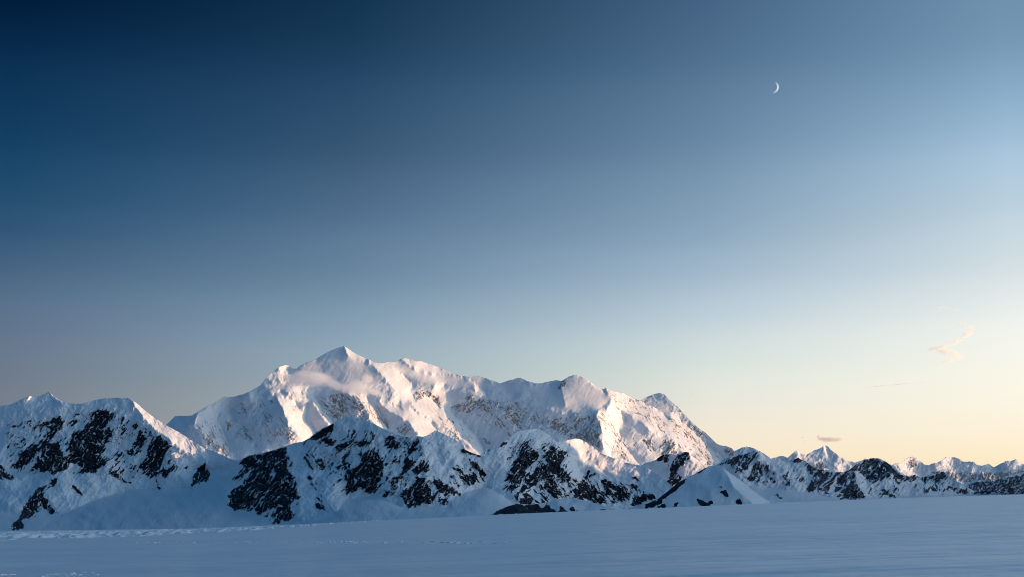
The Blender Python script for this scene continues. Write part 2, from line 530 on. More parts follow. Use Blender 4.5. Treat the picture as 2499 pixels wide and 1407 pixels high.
main_lit = [
    Z(2, [(1625, 80), (1640, 130), (1670, 170), (1720, 195), (1800, 212), (1860, 205), (1790, 172), (1720, 138), (1660, 98)]),
    Z(3, [(0, 172), (60, 205), (90, 230), (130, 280), (190, 360), (260, 420), (330, 470), (370, 500), (400, 545), (440, 590), (520, 640), (600, 590),
          (640, 565), (560, 490), (490, 475), (420, 520), (380, 440), (365, 400), (405, 362), (330, 290), (260, 238), (150, 188), (50, 150), (0, 125)]),
    Z(3, [(520, 650), (600, 590), (690, 560), (740, 610), (830, 680), (900, 750), (960, 820), (1000, 870), (1040, 940), (1010, 990), (930, 935),
          (880, 890), (800, 830), (740, 760), (640, 720), (580, 690)]),
    Z(3, [(100, 530), (250, 570), (420, 610), (560, 690), (600, 750), (620, 790), (540, 830), (480, 835), (440, 800), (400, 750), (370, 700),
          (340, 680), (280, 640), (180, 600)]),
    Z(3, [(560, 800), (610, 775), (700, 815), (850, 900), (900, 930), (780, 930), (650, 900), (560, 850)]),
    Z(2, [(1030, 545), (1120, 545), (1180, 590), (1230, 660), (1270, 720), (1290, 770), (1340, 800), (1370, 880), (1330, 900), (1260, 925), (1200, 870), (1150, 820),
          (1120, 800), (1130, 740), (1090, 690), (1060, 620), (1025, 590)]),
    Z(2, [(1060, 485), (1200, 505), (1330, 525), (1400, 600), (1440, 680), (1500, 740), (1530, 785), (1490, 795), (1440, 740), (1390, 680),
          (1340, 580), (1250, 560), (1150, 520)]),
    Z(2, [(960, 515), (1040, 480), (1060, 505), (980, 525)]),
    Z(2, [(1270, 600), (1300, 590), (1270, 660), (1290, 700), (1260, 720), (1250, 660)]),
    Z(2, [(1660, 500), (1740, 520), (1830, 545), (1860, 600), (1930, 640), (1980, 730), (2030, 840), (1980, 840), (1880, 770), (1840, 690), (1790, 600), (1700, 545)]),
    Z(2, [(1940, 580), (2100, 620), (2250, 670), (2330, 720), (2370, 760), (2370, 900), (2310, 880), (2270, 820), (2210, 780), (2200, 720), (2100, 680), (2000, 650)]),
    Z(2, [(300, 690), (400, 640), (560, 605), (590, 640), (620, 740), (590, 755), (560, 700), (510, 690), (450, 740), (520, 810), (540, 880),
          (570, 980), (590, 1050), (520, 1010), (450, 940), (380, 900), (330, 850), (200, 810), (160, 860), (140, 850), (260, 785), (290, 740)]),
    Z(2, [(590, 620), (630, 620), (650, 645), (610, 640)]),
    Z(2, [(1030, 280), (1100, 272), (1112, 310), (1175, 335), (1050, 322)]),
    Z(2, [(1025, 375), (1135, 395), (1070, 422)]),
    Z(2, [(755, 525), (790, 505), (880, 520), (890, 540), (800, 540)]),
    Z(3, [(300, 122), (340, 118), (385, 150), (470, 140), (620, 190), (790, 260), (855, 285), (780, 283), (700, 265), (640, 272), (560, 262),
          (480, 245), (410, 215), (370, 185), (345, 160)]),
    Z(3, [(870, 290), (950, 340), (1020, 400), (1070, 475), (1020, 430), (960, 408), (945, 388), (975, 375), (900, 320)]),
    Z(3, [(1060, 300), (1130, 322), (1195, 352), (1120, 335)]),
    Z(3, [(1375, 296), (1430, 322), (1500, 343), (1660, 368), (1560, 375), (1450, 350)]),
    Z(3, [(1960, 305), (2000, 332), (2070, 378), (2125, 402), (2105, 425), (2040, 388)]),
    Z(3, [(585, 400), (600, 350), (690, 360), (670, 385), (620, 395)]),
    Z(6, [(680, 270), (740, 330), (755, 390), (850, 470), (950, 530), (1060, 590), (1130, 660), (1200, 700), (1300, 720), (1350, 760), (1450, 850),
          (1540, 900), (1640, 960), (1760, 980), (1850, 960), (1800, 900), (1700, 830), (1600, 770), (1500, 700), (1400, 620), (1280, 540), (1200, 465), (1000, 380), (850, 300), (760, 275)]),
    Z(6, [(600, 510), (650, 460), (700, 455), (750, 390), (790, 430), (880, 530), (890, 600), (850, 590), (820, 640), (840, 720), (790, 740),
          (760, 790), (860, 830), (940, 880), (1010, 985), (960, 960), (880, 900), (760, 850), (740, 905), (690, 860), (660, 800), (670, 700), (640, 620)]),
    Z(6, [(1340, 745), (1400, 830), (1470, 870), (1560, 960), (1640, 1010), (1540, 980), (1420, 870), (1360, 810)]),
    Z(6, [(1280, 520), (1400, 530), (1420, 580), (1500, 640), (1560, 700), (1640, 770), (1720, 850), (1640, 800), (1520, 720), (1400, 620)]),
]
main_faces = [
    (Z(2, [(600, 600), (1000, 540), (1060, 640), (1130, 800), (1200, 900), (1000, 960), (640, 1080), (590, 900)]), -1.0, 0.85),
    (Z(0, [(690, 890), (839, 840), (935, 890), (930, 935), (700, 940)]), -1.0, 1.6),
    (Z(0, [(930, 880), (1130, 915), (1480, 950), (1490, 1000), (1400, 1010), (1240, 980), (1120, 950), (1010, 925)]), -1.5, 1.7),
    (Z(0, [(1365, 930), (1405, 912), (1460, 945), (1490, 975), (1455, 1000), (1380, 990)]), -0.35, 1.0),
]
main_rocks = [
    Z(2, [(1500, 500), (1550, 480), (1620, 490), (1660, 560), (1690, 600), (1640, 650), (1600, 740), (1530, 740), (1480, 680), (1490, 600)]),
    (Z(2, [(1710, 540), (1760, 540), (1780, 590), (1850, 600), (1900, 640), (1960, 700), (2020, 760), (1990, 820), (1920, 780), (1870, 720),
           (1820, 660), (1760, 640), (1740, 700), (1700, 650)]), -1),
    Z(2, [(2080, 790), (2180, 780), (2230, 830), (2190, 900), (2110, 870)]),
    (Z(2, [(950, 890), (1050, 850), (1120, 880), (1210, 930), (1130, 935), (1040, 900)]), -1),
    (Z(2, [(560, 760), (620, 760), (630, 820), (580, 840)]), -1),
    (Z(2, [(320, 900), (400, 930), (440, 960), (400, 960)]), -1),
    (Z(2, [(470, 960), (530, 990), (580, 1060), (540, 1050)]), -1),
    (Z(2, [(480, 780), (520, 860), (560, 960), (520, 920)]), -1),
    (Z(2, [(1370, 640), (1420, 660), (1480, 740), (1440, 720)]), -1),
    (Z(2, [(1130, 590), (1190, 620), (1200, 680), (1150, 640)]), -1),
    (Z(2, [(690, 760), (750, 830), (800, 960), (740, 900)]), -1),
    (Z(2, [(900, 700), (940, 720), (950, 760), (900, 740)]), -1),
    (Z(3, [(390, 430), (480, 410), (560, 420), (620, 470), (690, 555), (600, 530), (560, 470), (500, 480), (440, 500)]), -1),
    Z(3, [(720, 560), (860, 520), (870, 470), (930, 440), (960, 500), (1080, 480), (1110, 560), (1080, 620), (960, 580), (900, 620), (800, 600)]),
    (Z(3, [(1120, 540), (1190, 580), (1300, 560), (1340, 620), (1400, 700), (1450, 750), (1350, 765), (1290, 710), (1230, 640)]), -1),
    Z(3, [(1580, 680), (1700, 680), (1800, 720), (2000, 615), (2010, 650), (1880, 740), (1760, 850), (1640, 740)]),
    Z(3, [(1780, 860), (1900, 780), (2050, 670), (2090, 800), (2090, 940), (2000, 900), (1880, 840)]),
    Z(3, [(1690, 375), (1750, 335), (1780, 345), (1770, 380), (1730, 410)]),
    Z(3, [(1780, 420), (1810, 395), (1800, 430)]),
    (Z(3, [(1310, 500), (1370, 530), (1430, 590), (1390, 570)]), -1),
    (Z(3, [(1000, 830), (1060, 850), (1130, 920), (1060, 900)]), -1),
    (Z(3, [(740, 780), (800, 800), (870, 860), (800, 840)]), -1),
    (Z(6, [(1050, 750), (1120, 740), (1160, 830), (1200, 880), (1120, 860)]), -1),
    Z(6, [(1240, 740), (1330, 740), (1400, 830), (1330, 885), (1230, 890), (1220, 820)]),
    (Z(6, [(830, 890), (900, 880), (970, 950), (900, 965)]), -1),
    (Z(6, [(900, 330), (1000, 380), (1010, 420), (930, 400)]), -1),
    (Z(6, [(1100, 500), (1200, 540), (1300, 630), (1220, 600)]), -1),
    (Z(6, [(1300, 530), (1360, 560), (1440, 640), (1370, 620)]), -1),
    (Z(6, [(1430, 510), (1500, 580), (1600, 660), (1700, 760), (1620, 720), (1500, 640)]), -1),
    (Z(6, [(1400, 650), (1500, 690), (1600, 790), (1520, 760)]), -1),
    (Z(6, [(1560, 890), (1640, 890), (1700, 960), (1620, 950)]), -1),
    (Z(6, [(930, 660), (980, 760), (1030, 900), (960, 780)]), -1),
    (Z(6, [(1820, 840), (1880, 840), (1930, 900), (1860, 900)]), 1),
    (Z(6, [(690, 280), (1000, 385), (1300, 550), (1480, 640), (1760, 900), (1800, 960), (1640, 1000), (1400, 760), (1100, 600), (850, 430)]), -1, 0.5),
    (Z(6, [(610, 520), (690, 470), (760, 560), (850, 720), (990, 960), (760, 850), (680, 800)]), -1, 0.62),
    (Z(3, [(1060, 500), (1300, 500), (1600, 640), (1760, 700), (1500, 860), (1150, 800), (1000, 640)]), -1, 0.5),
    (Z(3, [(1600, 680), (2040, 600), (2100, 900), (1900, 880), (1700, 800)]), 1, 0.62),
    (Z(2, [(620, 620), (1000, 560), (1080, 760), (1200, 880), (1000, 960), (800, 980), (640, 900)]), -1, 0.42),
    (Z(2, [(220, 830), (420, 740), (560, 960), (640, 1100), (560, 1080), (380, 960)]), -1, 0.62),
    (Z(2, [(1400, 560), (1660, 490), (1900, 640), (2050, 840), (1850, 760), (1500, 740)]), -1, 0.7),
    (Z(3, [(540, 700), (700, 640), (860, 740), (1020, 920), (960, 930), (760, 790)]), -1, 0.45),
]
main_smooth = [
    Z(2, [(1180, 320), (1250, 255), (1625, 70), (1900, 220), (1980, 340), (1960, 460), (1600, 470), (1400, 470), (1150, 480), (1050, 420)]),
    Z(3, [(100, 165), (330, 105), (620, 180), (1000, 270), (1200, 350), (1500, 340), (1700, 330), (1650, 470), (1350, 420), (1100, 440), (900, 400), (560, 380), (420, 340), (250, 220)]),
    Z(3, [(1700, 330), (1870, 265), (2100, 400), (2170, 500), (2050, 600), (1700, 600), (1500, 480)]),
]
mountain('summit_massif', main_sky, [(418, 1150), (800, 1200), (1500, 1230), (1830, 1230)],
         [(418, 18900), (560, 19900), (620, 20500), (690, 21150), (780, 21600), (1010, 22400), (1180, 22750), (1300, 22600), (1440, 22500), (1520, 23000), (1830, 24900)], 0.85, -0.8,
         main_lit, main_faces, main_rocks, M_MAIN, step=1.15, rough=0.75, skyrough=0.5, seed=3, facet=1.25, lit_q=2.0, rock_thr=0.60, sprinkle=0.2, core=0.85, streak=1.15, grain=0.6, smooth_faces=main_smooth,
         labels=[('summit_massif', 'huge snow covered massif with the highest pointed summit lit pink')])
# small peak behind the massif's right shoulder, small shoulder behind its left foot
mountain('back_peak', [(1540, 990), (1564, 975), (1581, 966), (1599, 959), (1612, 957), (1622, 961), (1635, 975), (1653, 990), (1666, 1005), (1690, 1030), (1715, 1052)],
         [(1540, 1060), (1715, 1090)], [(1540, 24000), (1715, 24700)], 1.5, 0.1, [], [],
         [Z(6, [(1300, 350), (1330, 380), (1420, 470), (1380, 440)])], M_MAIN, step=1.3, seed=8, skyrough=0.5,
         labels=[('snow_peak', 'rounded grey snow peak behind the right shoulder of the massif')])
mountain('back_shoulder', [(395, 1045), (412, 1029), (427, 1014), (440, 1013), (454, 1013), (470, 1012), (500, 1020)],
         [(395, 1090), (500, 1090)], [(395, 24000), (500, 24000)], 1.2, -0.3, [], [], [], M_MAIN, step=1.5, seed=12, skyrough=0.3,
         labels=[('snow_shoulder', 'flat topped blue snow shoulder between left mountain and massif')])

# ---- near range, 9 to 11 km away: left mountain, middle mountain, right shoulder
near_sky = [(-60, 1000), (-25, 992), (0, 989), (24, 986), (51, 973), (72, 965), (92, 966), (108, 960), (120, 954), (135, 969), (151, 978), (176, 983), (200, 984), (230, 975),
            (257, 970), (284, 969), (316, 970), (332, 981), (351, 998), (378, 1019), (405, 1036), (437, 1053), (464, 1071), (494, 1089), (521, 1100),
            (548, 1111), (570, 1121), (584, 1122), (604, 1111), (635, 1104), (663, 1098), (684, 1091), (699, 1086), (720, 1079), (738, 1076),
            (756, 1067), (773, 1052), (791, 1041), (809, 1034), (825, 1022), (843, 1016), (863, 1017), (889, 1022), (909, 1031), (935, 1044),
            (960, 1054), (981, 1062), (1001, 1066), (1014, 1063), (1032, 1064), (1047, 1059), (1063, 1048), (1083, 1057), (1109, 1070), (1130, 1083),
            (1135, 1096), (1151, 1103), (1173, 1110), (1194, 1094), (1211, 1092), (1224, 1080), (1240, 1067), (1262, 1052), (1283, 1047), (1305, 1044),
            (1321, 1048), (1337, 1057), (1343, 1063), (1356, 1075), (1370, 1078), (1386, 1072), (1405, 1068), (1418, 1071), (1435, 1080), (1451, 1091),
            (1464, 1103), (1497, 1116), (1520, 1125), (1546, 1131), (1561, 1134), (1580, 1140), (1610, 1160), (1660, 1200)]
near_lit = [
    Z(1, [(1165, 178), (1230, 220), (1400, 360), (1620, 487), (1830, 622), (2112, 745), (2040, 762), (1880, 728), (1740, 692), (1620, 645),
          (1560, 580), (1480, 520), (1380, 440), (1310, 380), (1270, 330), (1235, 260)]),
    Z(1, [(440, 120), (500, 175), (560, 212), (655, 238), (560, 238), (500, 195)]),
    Z(1, [(265, 165), (340, 168), (335, 182), (270, 182)]),
    Z(1, [(1020, 270), (1055, 252), (1062, 278), (1028, 292)]),
    Z(6, [(210, 760), (230, 800), (280, 800), (340, 790), (420, 735), (520, 785), (620, 850), (630, 885), (530, 862), (450, 895), (500, 940), (560, 1000),
          (640, 1040), (745, 1112), (700, 1110), (640, 1080), (560, 1000), (480, 920), (420, 870), (330, 830), (270, 855), (215, 820)]),
    Z(6, [(280, 980), (340, 930), (420, 960), (430, 1020), (490, 1080), (450, 1145), (400, 1130), (340, 1070), (290, 1020)]),
    Z(3, [(1590, 780), (1640, 820), (1625, 832), (1600, 800)]),
]
near_faces = [
    # basin snow below the peaks
    (Z(1, [(-300, 1100), (540, 1240), (900, 1090), (1200, 1010), (1500, 1000), (1720, 1000), (2000, 1080), (2160, 1230), (2370, 1300), (2500, 1600), (-300, 1600)]), -0.1, 5.0),
    (Z(4, [(-200, 640), (150, 640), (130, 950), (330, 1060), (560, 1110), (640, 1170), (760, 1150), (1180, 1060), (1240, 930), (1560, 900), (1800, 1000),
           (2300, 990), (2400, 880), (2800, 1000), (2800, 1500), (-200, 1500)]), -0.1, 5.0),
    (Z(5, [(330, 800), (480, 880), (640, 1000), (800, 1000), (2200, 1100), (2200, 1400), (0, 1400), (0, 900)]), -0.05, 5.0),
    # snow saddle on the right
    (Z(5, [(1400, 480), (1560, 540), (1800, 600), (1960, 560), (2050, 800), (1950, 900), (1700, 830), (1550, 700)]), -0.7, 1.4),
    # broad snow spur faces turned to the right
    (Z(4, [(700, 420), (850, 400), (900, 560), (1000, 820), (1150, 1060), (830, 1060), (820, 900), (800, 760), (720, 640)]), 0.35, 1.0),
    (Z(4, [(1980, 340), (2080, 420), (2200, 640), (2110, 700), (2040, 600)]), 0.4, 1.0),
    (Z(4, [(2000, 335), (2130, 262), (2380, 400), (2300, 480), (2150, 440)]), 0.3, 1.1),
    (Z(1, [(-50, 880), (250, 840), (460, 870), (480, 900), (330, 990), (160, 1240), (-50, 1200)]), 0.0, 2.2),
    (Z(1, [(530, 900), (700, 880), (900, 820), (1000, 700), (1180, 950), (900, 1090), (540, 1240), (440, 1080), (420, 1000)]), 0.25, 1.1),
    # hollows
    (Z(4, [(1060, 560), (1230, 600), (1260, 900), (1160, 1040), (1000, 820)]), -0.15, 1.8),
    (Z(4, [(1600, 470), (1840, 420), (1840, 560), (1700, 760), (1620, 900), (1620, 640)]), -0.3, 1.1),
]
near_rocks = [
    Z(1, [(800, 320), (900, 290), (1010, 320), (1030, 370), (960, 400), (1000, 450), (1020, 520), (960, 560), (920, 600), (950, 640), (900, 720),
          (960, 760), (870, 850), (700, 870), (720, 800), (640, 760), (600, 820), (480, 890), (440, 840), (300, 860), (270, 830), (370, 720), (380, 650),
          (450, 600), (540, 570), (560, 690), (620, 740), (640, 560), (660, 490), (750, 470), (790, 420), (820, 360)]),
    Z(1, [(440, 390), (540, 350), (580, 400), (550, 470), (480, 530), (420, 610), (330, 680), (270, 760), (150, 830), (80, 830), (170, 740),
          (160, 690), (260, 640), (350, 580), (430, 500), (460, 460), (390, 430)]),
    Z(1, [(100, 430), (160, 415), (235, 420), (175, 460), (120, 450)]),
    (Z(1, [(0, 780), (60, 860), (130, 890), (100, 930), (0, 900)]), -1),
    (Z(1, [(1190, 415), (1240, 410), (1250, 470), (1200, 450)]), -1),
    (Z(1, [(1250, 480), (1290, 480), (1310, 540), (1330, 580), (1280, 630), (1210, 600), (1240, 540)]), 1),
    Z(1, [(1380, 570), (1440, 530), (1480, 560), (1550, 620), (1500, 650), (1490, 720), (1450, 800), (1420, 840), (1350, 900), (1300, 870),
          (1260, 800), (1310, 760), (1330, 650)]),
    Z(1, [(1420, 830), (1490, 830), (1600, 780), (1560, 840), (1490, 900)]),
    Z(1, [(1140, 655), (1180, 650), (1210, 690), (1160, 700)]),
    (Z(1, [(985, 850), (1040, 840), (1100, 900), (1160, 940), (1240, 940), (1180, 960), (1060, 920), (1000, 880)]), -1),
    (Z(1, [(640, 955), (680, 980), (740, 1040), (780, 1090), (720, 1050), (660, 1000)]), -1),
    Z(1, [(530, 895), (510, 960), (440, 980), (400, 1010), (390, 1060), (430, 1100), (460, 1160), (510, 1215), (470, 1240), (380, 1160), (340, 1220),
          (260, 1265), (200, 1280), (215, 1310), (215, 1365), (90, 1380), (100, 1310), (160, 1270), (230, 1150), (290, 1050), (330, 995), (420, 970), (470, 920)]),
    Z(1, [(1670, 800), (1700, 785), (1710, 810), (1680, 835)]),
    Z(1, [(1780, 830), (1850, 770), (1870, 740), (1850, 800), (1900, 860), (1890, 920), (1830, 940), (1720, 1000), (1740, 920)]),
    (Z(1, [(1400, 850), (1420, 850), (1430, 950), (1450, 1000), (1435, 1030), (1410, 930)]), -1),
    # middle mountain
    Z(4, [(250, 565), (330, 510), (440, 485), (530, 465), (660, 440), (700, 420), (690, 480), (700, 560), (710, 640), (760, 700), (800, 755), (740, 800),
          (770, 830), (820, 900), (780, 930), (720, 980), (780, 1070), (740, 1140), (640, 1110), (630, 1160), (570, 1160), (590, 1100), (545, 1100),
          (620, 1030), (560, 1000), (480, 1050), (360, 1020), (420, 940), (340, 1010), (210, 1040), (150, 990), (170, 920), (140, 910), (190, 830),
          (270, 790), (350, 700), (440, 600), (330, 625), (290, 600)]),
    Z(4, [(165, 775), (200, 710), (270, 650), (310, 640), (250, 720)]),
    Z(4, [(850, 385), (990, 275), (1130, 205), (1165, 235), (1140, 270), (1050, 330), (930, 360)]),
    (Z(4, [(1050, 340), (1100, 340), (1190, 380), (1130, 420), (1060, 380)]), -1),
    Z(4, [(1350, 270), (1390, 250), (1350, 330), (1340, 370), (1300, 410), (1220, 450), (1170, 470), (1180, 430), (1280, 370)]),
    Z(4, [(1520, 285), (1545, 320), (1530, 360), (1480, 400), (1390, 420), (1340, 430), (1370, 370), (1430, 370), (1490, 380)]),
    (Z(4, [(1660, 320), (1710, 320), (1790, 400), (1780, 440), (1720, 450), (1620, 410), (1650, 370)]), -1),
    Z(4, [(1240, 520), (1290, 460), (1310, 470), (1270, 560), (1300, 600), (1310, 650), (1380, 620), (1420, 540), (1400, 500), (1480, 460), (1530, 450),
          (1580, 500), (1630, 540), (1600, 560), (1625, 610), (1620, 700), (1600, 800), (1540, 865), (1460, 860), (1440, 810), (1380, 800), (1330, 870),
          (1290, 900), (1260, 880), (1270, 800), (1260, 690), (1240, 650), (1250, 600), (1210, 570)]),
    Z(4, [(1850, 390), (1960, 340), (1950, 400), (1890, 480), (1860, 540), (1930, 580), (1860, 650), (1800, 720), (1740, 780), (1700, 850), (1640, 910),
          (1605, 900), (1690, 830), (1700, 740), (1780, 690), (1830, 610), (1820, 560), (1850, 500), (1870, 450)]),
    Z(4, [(2000, 550), (2060, 610), (2050, 640), (1960, 690), (1900, 690), (1910, 640), (1960, 580)]),
    Z(4, [(1940, 700), (2000, 730), (2050, 800), (2110, 890), (2100, 970), (1990, 960), (1960, 1000), (1880, 1000), (1820, 970), (1815, 900), (1740, 890), (1860, 810), (1930, 760)]),
    (Z(4, [(2100, 690), (2140, 760), (2200, 770), (2300, 820), (2370, 890), (2340, 890), (2250, 870), (2260, 910), (2130, 850), (2110, 800)]), -1),
    (Z(4, [(2140, 920), (2180, 900), (2250, 940), (2220, 980), (2150, 970)]), -1),
    (Z(4, [(860, 510), (910, 550), (940, 600), (980, 660), (940, 640), (900, 580)]), -1),
    (Z(4, [(1000, 520), (1060, 560), (1060, 620), (1030, 650), (990, 600)]), -1),
    (Z(4, [(950, 985), (1000, 965), (1070, 1010), (1060, 1040), (1000, 1020)]), -1),
    (Z(4, [(880, 690), (920, 720), (960, 790), (1010, 860), (980, 830), (920, 770)]), -1),
    # right shoulder
    (Z(5, [(15, 600), (80, 640), (100, 640), (70, 665), (20, 640)]), -1),
    (Z(5, [(160, 600), (230, 550), (270, 610), (330, 680), (340, 710), (290, 700), (230, 640)]), -1),
    (Z(5, [(80, 710), (180, 690), (250, 700), (240, 760), (200, 805), (140, 760)]), -1),
    (Z(5, [(280, 720), (340, 760), (330, 775)]), -1),
    (Z(5, [(-60, 790), (0, 800), (60, 840), (100, 890), (60, 885), (0, 850)]), -1),
    (Z(5, [(65, 470), (150, 438), (220, 475), (290, 508), (350, 445), (370, 445), (320, 500), (270, 525), (180, 490)]), -1),
    Z(5, [(440, 440), (500, 380), (550, 380), (500, 420)]),
    Z(5, [(660, 420), (740, 340), (720, 410)]),
    Z(5, [(700, 430), (750, 410), (700, 470), (760, 490), (830, 480), (840, 530), (760, 600), (700, 640), (720, 700), (650, 770), (560, 770), (550, 720),
          (600, 660), (560, 640), (600, 570), (660, 530), (650, 480)]),
    Z(5, [(890, 500), (960, 420), (1040, 450), (1120, 470), (1080, 530), (1050, 600), (1080, 640), (1150, 740), (1080, 760), (1000, 680), (960, 740),
          (830, 745), (780, 800), (700, 850), (660, 880), (640, 940), (600, 900), (650, 850), (700, 770), (740, 700), (800, 640), (870, 610), (930, 610), (920, 560)]),
    Z(5, [(500, 830), (560, 800), (640, 790), (620, 830), (540, 835)]),
    Z(5, [(640, 940), (720, 910), (800, 900), (820, 940), (760, 970), (680, 980)]),
    (Z(5, [(850, 830), (900, 800), (940, 740), (990, 740), (1060, 860), (1040, 900), (1000, 920), (930, 860)]), -1),
    Z(5, [(1060, 910), (1130, 870), (1200, 800), (1140, 880)]),
    Z(5, [(1150, 860), (1200, 800), (1270, 740), (1300, 650), (1340, 660), (1330, 690), (1390, 670), (1390, 685), (1310, 720), (1290, 780), (1240, 830),
          (1300, 860), (1290, 900), (1200, 910)]),
    (Z(5, [(1240, 830), (1300, 780), (1400, 830), (1470, 880), (1450, 970), (1380, 950), (1290, 920), (1200, 900)]), -1),
    (Z(5, [(1410, 770), (1470, 730), (1530, 750), (1560, 800), (1600, 780), (1680, 830), (1710, 880), (1690, 920), (1620, 900), (1600, 960), (1560, 970),
           (1540, 910), (1480, 850)]), -1),
    (Z(5, [(1720, 980), (1750, 900), (1830, 870), (1930, 900), (1960, 920), (1840, 940), (1760, 990)]), -1),
    (Z(5, [(1700, 790), (1740, 770), (1780, 800), (1770, 830), (1720, 820)]), -1),
    (Z(5, [(1725, 710), (1755, 705), (1800, 755), (1760, 750)]), -1),
    # loose flecks of rock round the outcrops
    (Z(1, [(60, 420), (440, 350), (1000, 285), (1250, 420), (1540, 580), (1600, 840), (1300, 920), (900, 880), (300, 860), (60, 900)]), 1, 0.34),
    (Z(4, [(260, 560), (700, 420), (830, 900), (740, 1140), (150, 1000)]), 1, 0.5),
    (Z(4, [(850, 390), (1130, 210), (1560, 280), (1640, 600), (1560, 880), (1240, 900), (1000, 650)]), 1, 0.34),
    (Z(4, [(1640, 320), (1960, 340), (2100, 680), (2380, 890), (2100, 980), (1620, 900)]), 1, 0.36),
    (Z(4, [(860, 480), (1080, 520), (1060, 660), (1060, 1050), (960, 900)]), -1, 0.3),
    (Z(5, [(540, 440), (760, 330), (1120, 450), (1160, 760), (900, 900), (500, 860)]), 1, 0.42),
    (Z(5, [(640, 900), (980, 730), (1280, 720), (1700, 770), (1960, 910), (1500, 970), (680, 990)]), -1, 0.46),
    (Z(5, [(0, 560), (240, 540), (360, 720), (180, 810), (0, 800)]), -1, 0.34),
]
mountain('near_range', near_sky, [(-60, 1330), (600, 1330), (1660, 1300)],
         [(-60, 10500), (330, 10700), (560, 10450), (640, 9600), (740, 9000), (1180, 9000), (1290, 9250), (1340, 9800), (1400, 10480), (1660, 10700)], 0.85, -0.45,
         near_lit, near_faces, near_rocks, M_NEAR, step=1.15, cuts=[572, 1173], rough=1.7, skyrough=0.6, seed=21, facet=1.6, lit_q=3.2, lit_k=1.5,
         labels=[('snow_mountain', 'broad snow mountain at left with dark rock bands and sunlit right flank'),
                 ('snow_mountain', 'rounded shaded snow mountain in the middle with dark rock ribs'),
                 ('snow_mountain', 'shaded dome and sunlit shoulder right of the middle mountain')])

# ---- rocky knoll between shoulder and snow hill
mountain('knoll', [(1540, 1165), (1561, 1136), (1574, 1128), (1594, 1123), (1599, 1121), (1615, 1109), (1633, 1105), (1650, 1108), (1668, 1102), (1679, 1100), (1686, 1109),
                   (1702, 1120), (1715, 1131), (1722, 1140), (1750, 1160), (1800, 1195), (1860, 1230)],
         [(1540, 1280), (1860, 1280)], [(1540, 11300), (1860, 11800)], 0.9, -0.3,
         [Z(5, [(2262, 465), (2350, 540), (2435, 625), (2400, 625), (2330, 580), (2285, 535)])],
         [(Z(5, [(1700, 600), (1960, 560), (2050, 640), (2050, 860), (1900, 900), (1700, 900)]), 0.05, 1.6),
          (Z(5, [(2180, 620), (2260, 560), (2420, 640), (2260, 730), (2200, 740)]), 0.1, 1.0)],
         [Z(5, [(1950, 550), (2010, 500), (2060, 490), (2110, 500), (2050, 580), (2030, 560)]),
          Z(5, [(2110, 580), (2180, 505), (2260, 465), (2290, 540), (2240, 570), (2190, 620), (2150, 670), (2200, 710), (2190, 750), (2120, 800), (2060, 850),
                (2050, 770), (2100, 680), (2070, 640)]),
          Z(5, [(2340, 620), (2390, 640), (2380, 650)])], M_NEAR, step=1.2, seed=33, lit_q=3.0,
         labels=[('rocky_knoll', 'dark rocky knoll with sunlit right edge above the snow hill')])

# ---- smooth snow hill and rock fringed mound close behind the plain
mountain('snow_hill', [(1510, 1246), (1535, 1239), (1560, 1232), (1581, 1227), (1602, 1217), (1607, 1215), (1630, 1197), (1653, 1177), (1679, 1163), (1702, 1151), (1722, 1140), (1733, 1135.5), (1745, 1134.5),
                       (1757, 1136), (1768, 1143), (1786, 1156), (1812, 1174), (1837, 1195), (1863, 1214), (1880, 1224), (1920, 1236), (1960, 1244)],
         [(1510, 1300), (1960, 1300)], [(1510, 4700), (1745, 4800), (1960, 5200)], 1.0, -0.6,
         [], [(Z(6, [(1795, 990), (1850, 1030), (2000, 1140), (2260, 1335), (2300, 1420), (2130, 1420), (2080, 1340), (1980, 1260), (1910, 1190), (1860, 1090), (1820, 1030)]), 3.0, 0.9)],
         [Z(6, [(1460, 1108), (1440, 1160), (1390, 1215), (1330, 1245), (1260, 1310), (1200, 1370), (1100, 1405), (1060, 1390), (1200, 1300), (1290, 1230), (1380, 1150)]),
          Z(6, [(1690, 995), (1660, 1020), (1560, 1070), (1480, 1108), (1480, 1098), (1570, 1050), (1660, 1005)]),
          (Z(6, [(1552, 1308), (1600, 1328), (1722, 1345), (1690, 1378), (1590, 1378)]), -1),
          (Z(6, [(1770, 1250), (1840, 1222), (1872, 1292), (1830, 1285)]), -1),
          (Z(6, [(1940, 1330), (1980, 1318), (1992, 1358), (1938, 1362)]), -1),
          Z(6, [(1760, 1190), (1810, 1200), (1815, 1215)]),
          Z(6, [(1190, 1400), (1230, 1350), (1270, 1380), (1250, 1400)]),
          Z(6, [(1330, 1385), (1370, 1345), (1395, 1350), (1380, 1390)])],
         M_NEAR, step=1.1, rough=0.35, skyrough=0.35, seed=41, streak=0.6, core=1.6, grain=0.7,
         labels=[('snow_hill', 'smooth pointed snow hill with black rock along its left edge')])
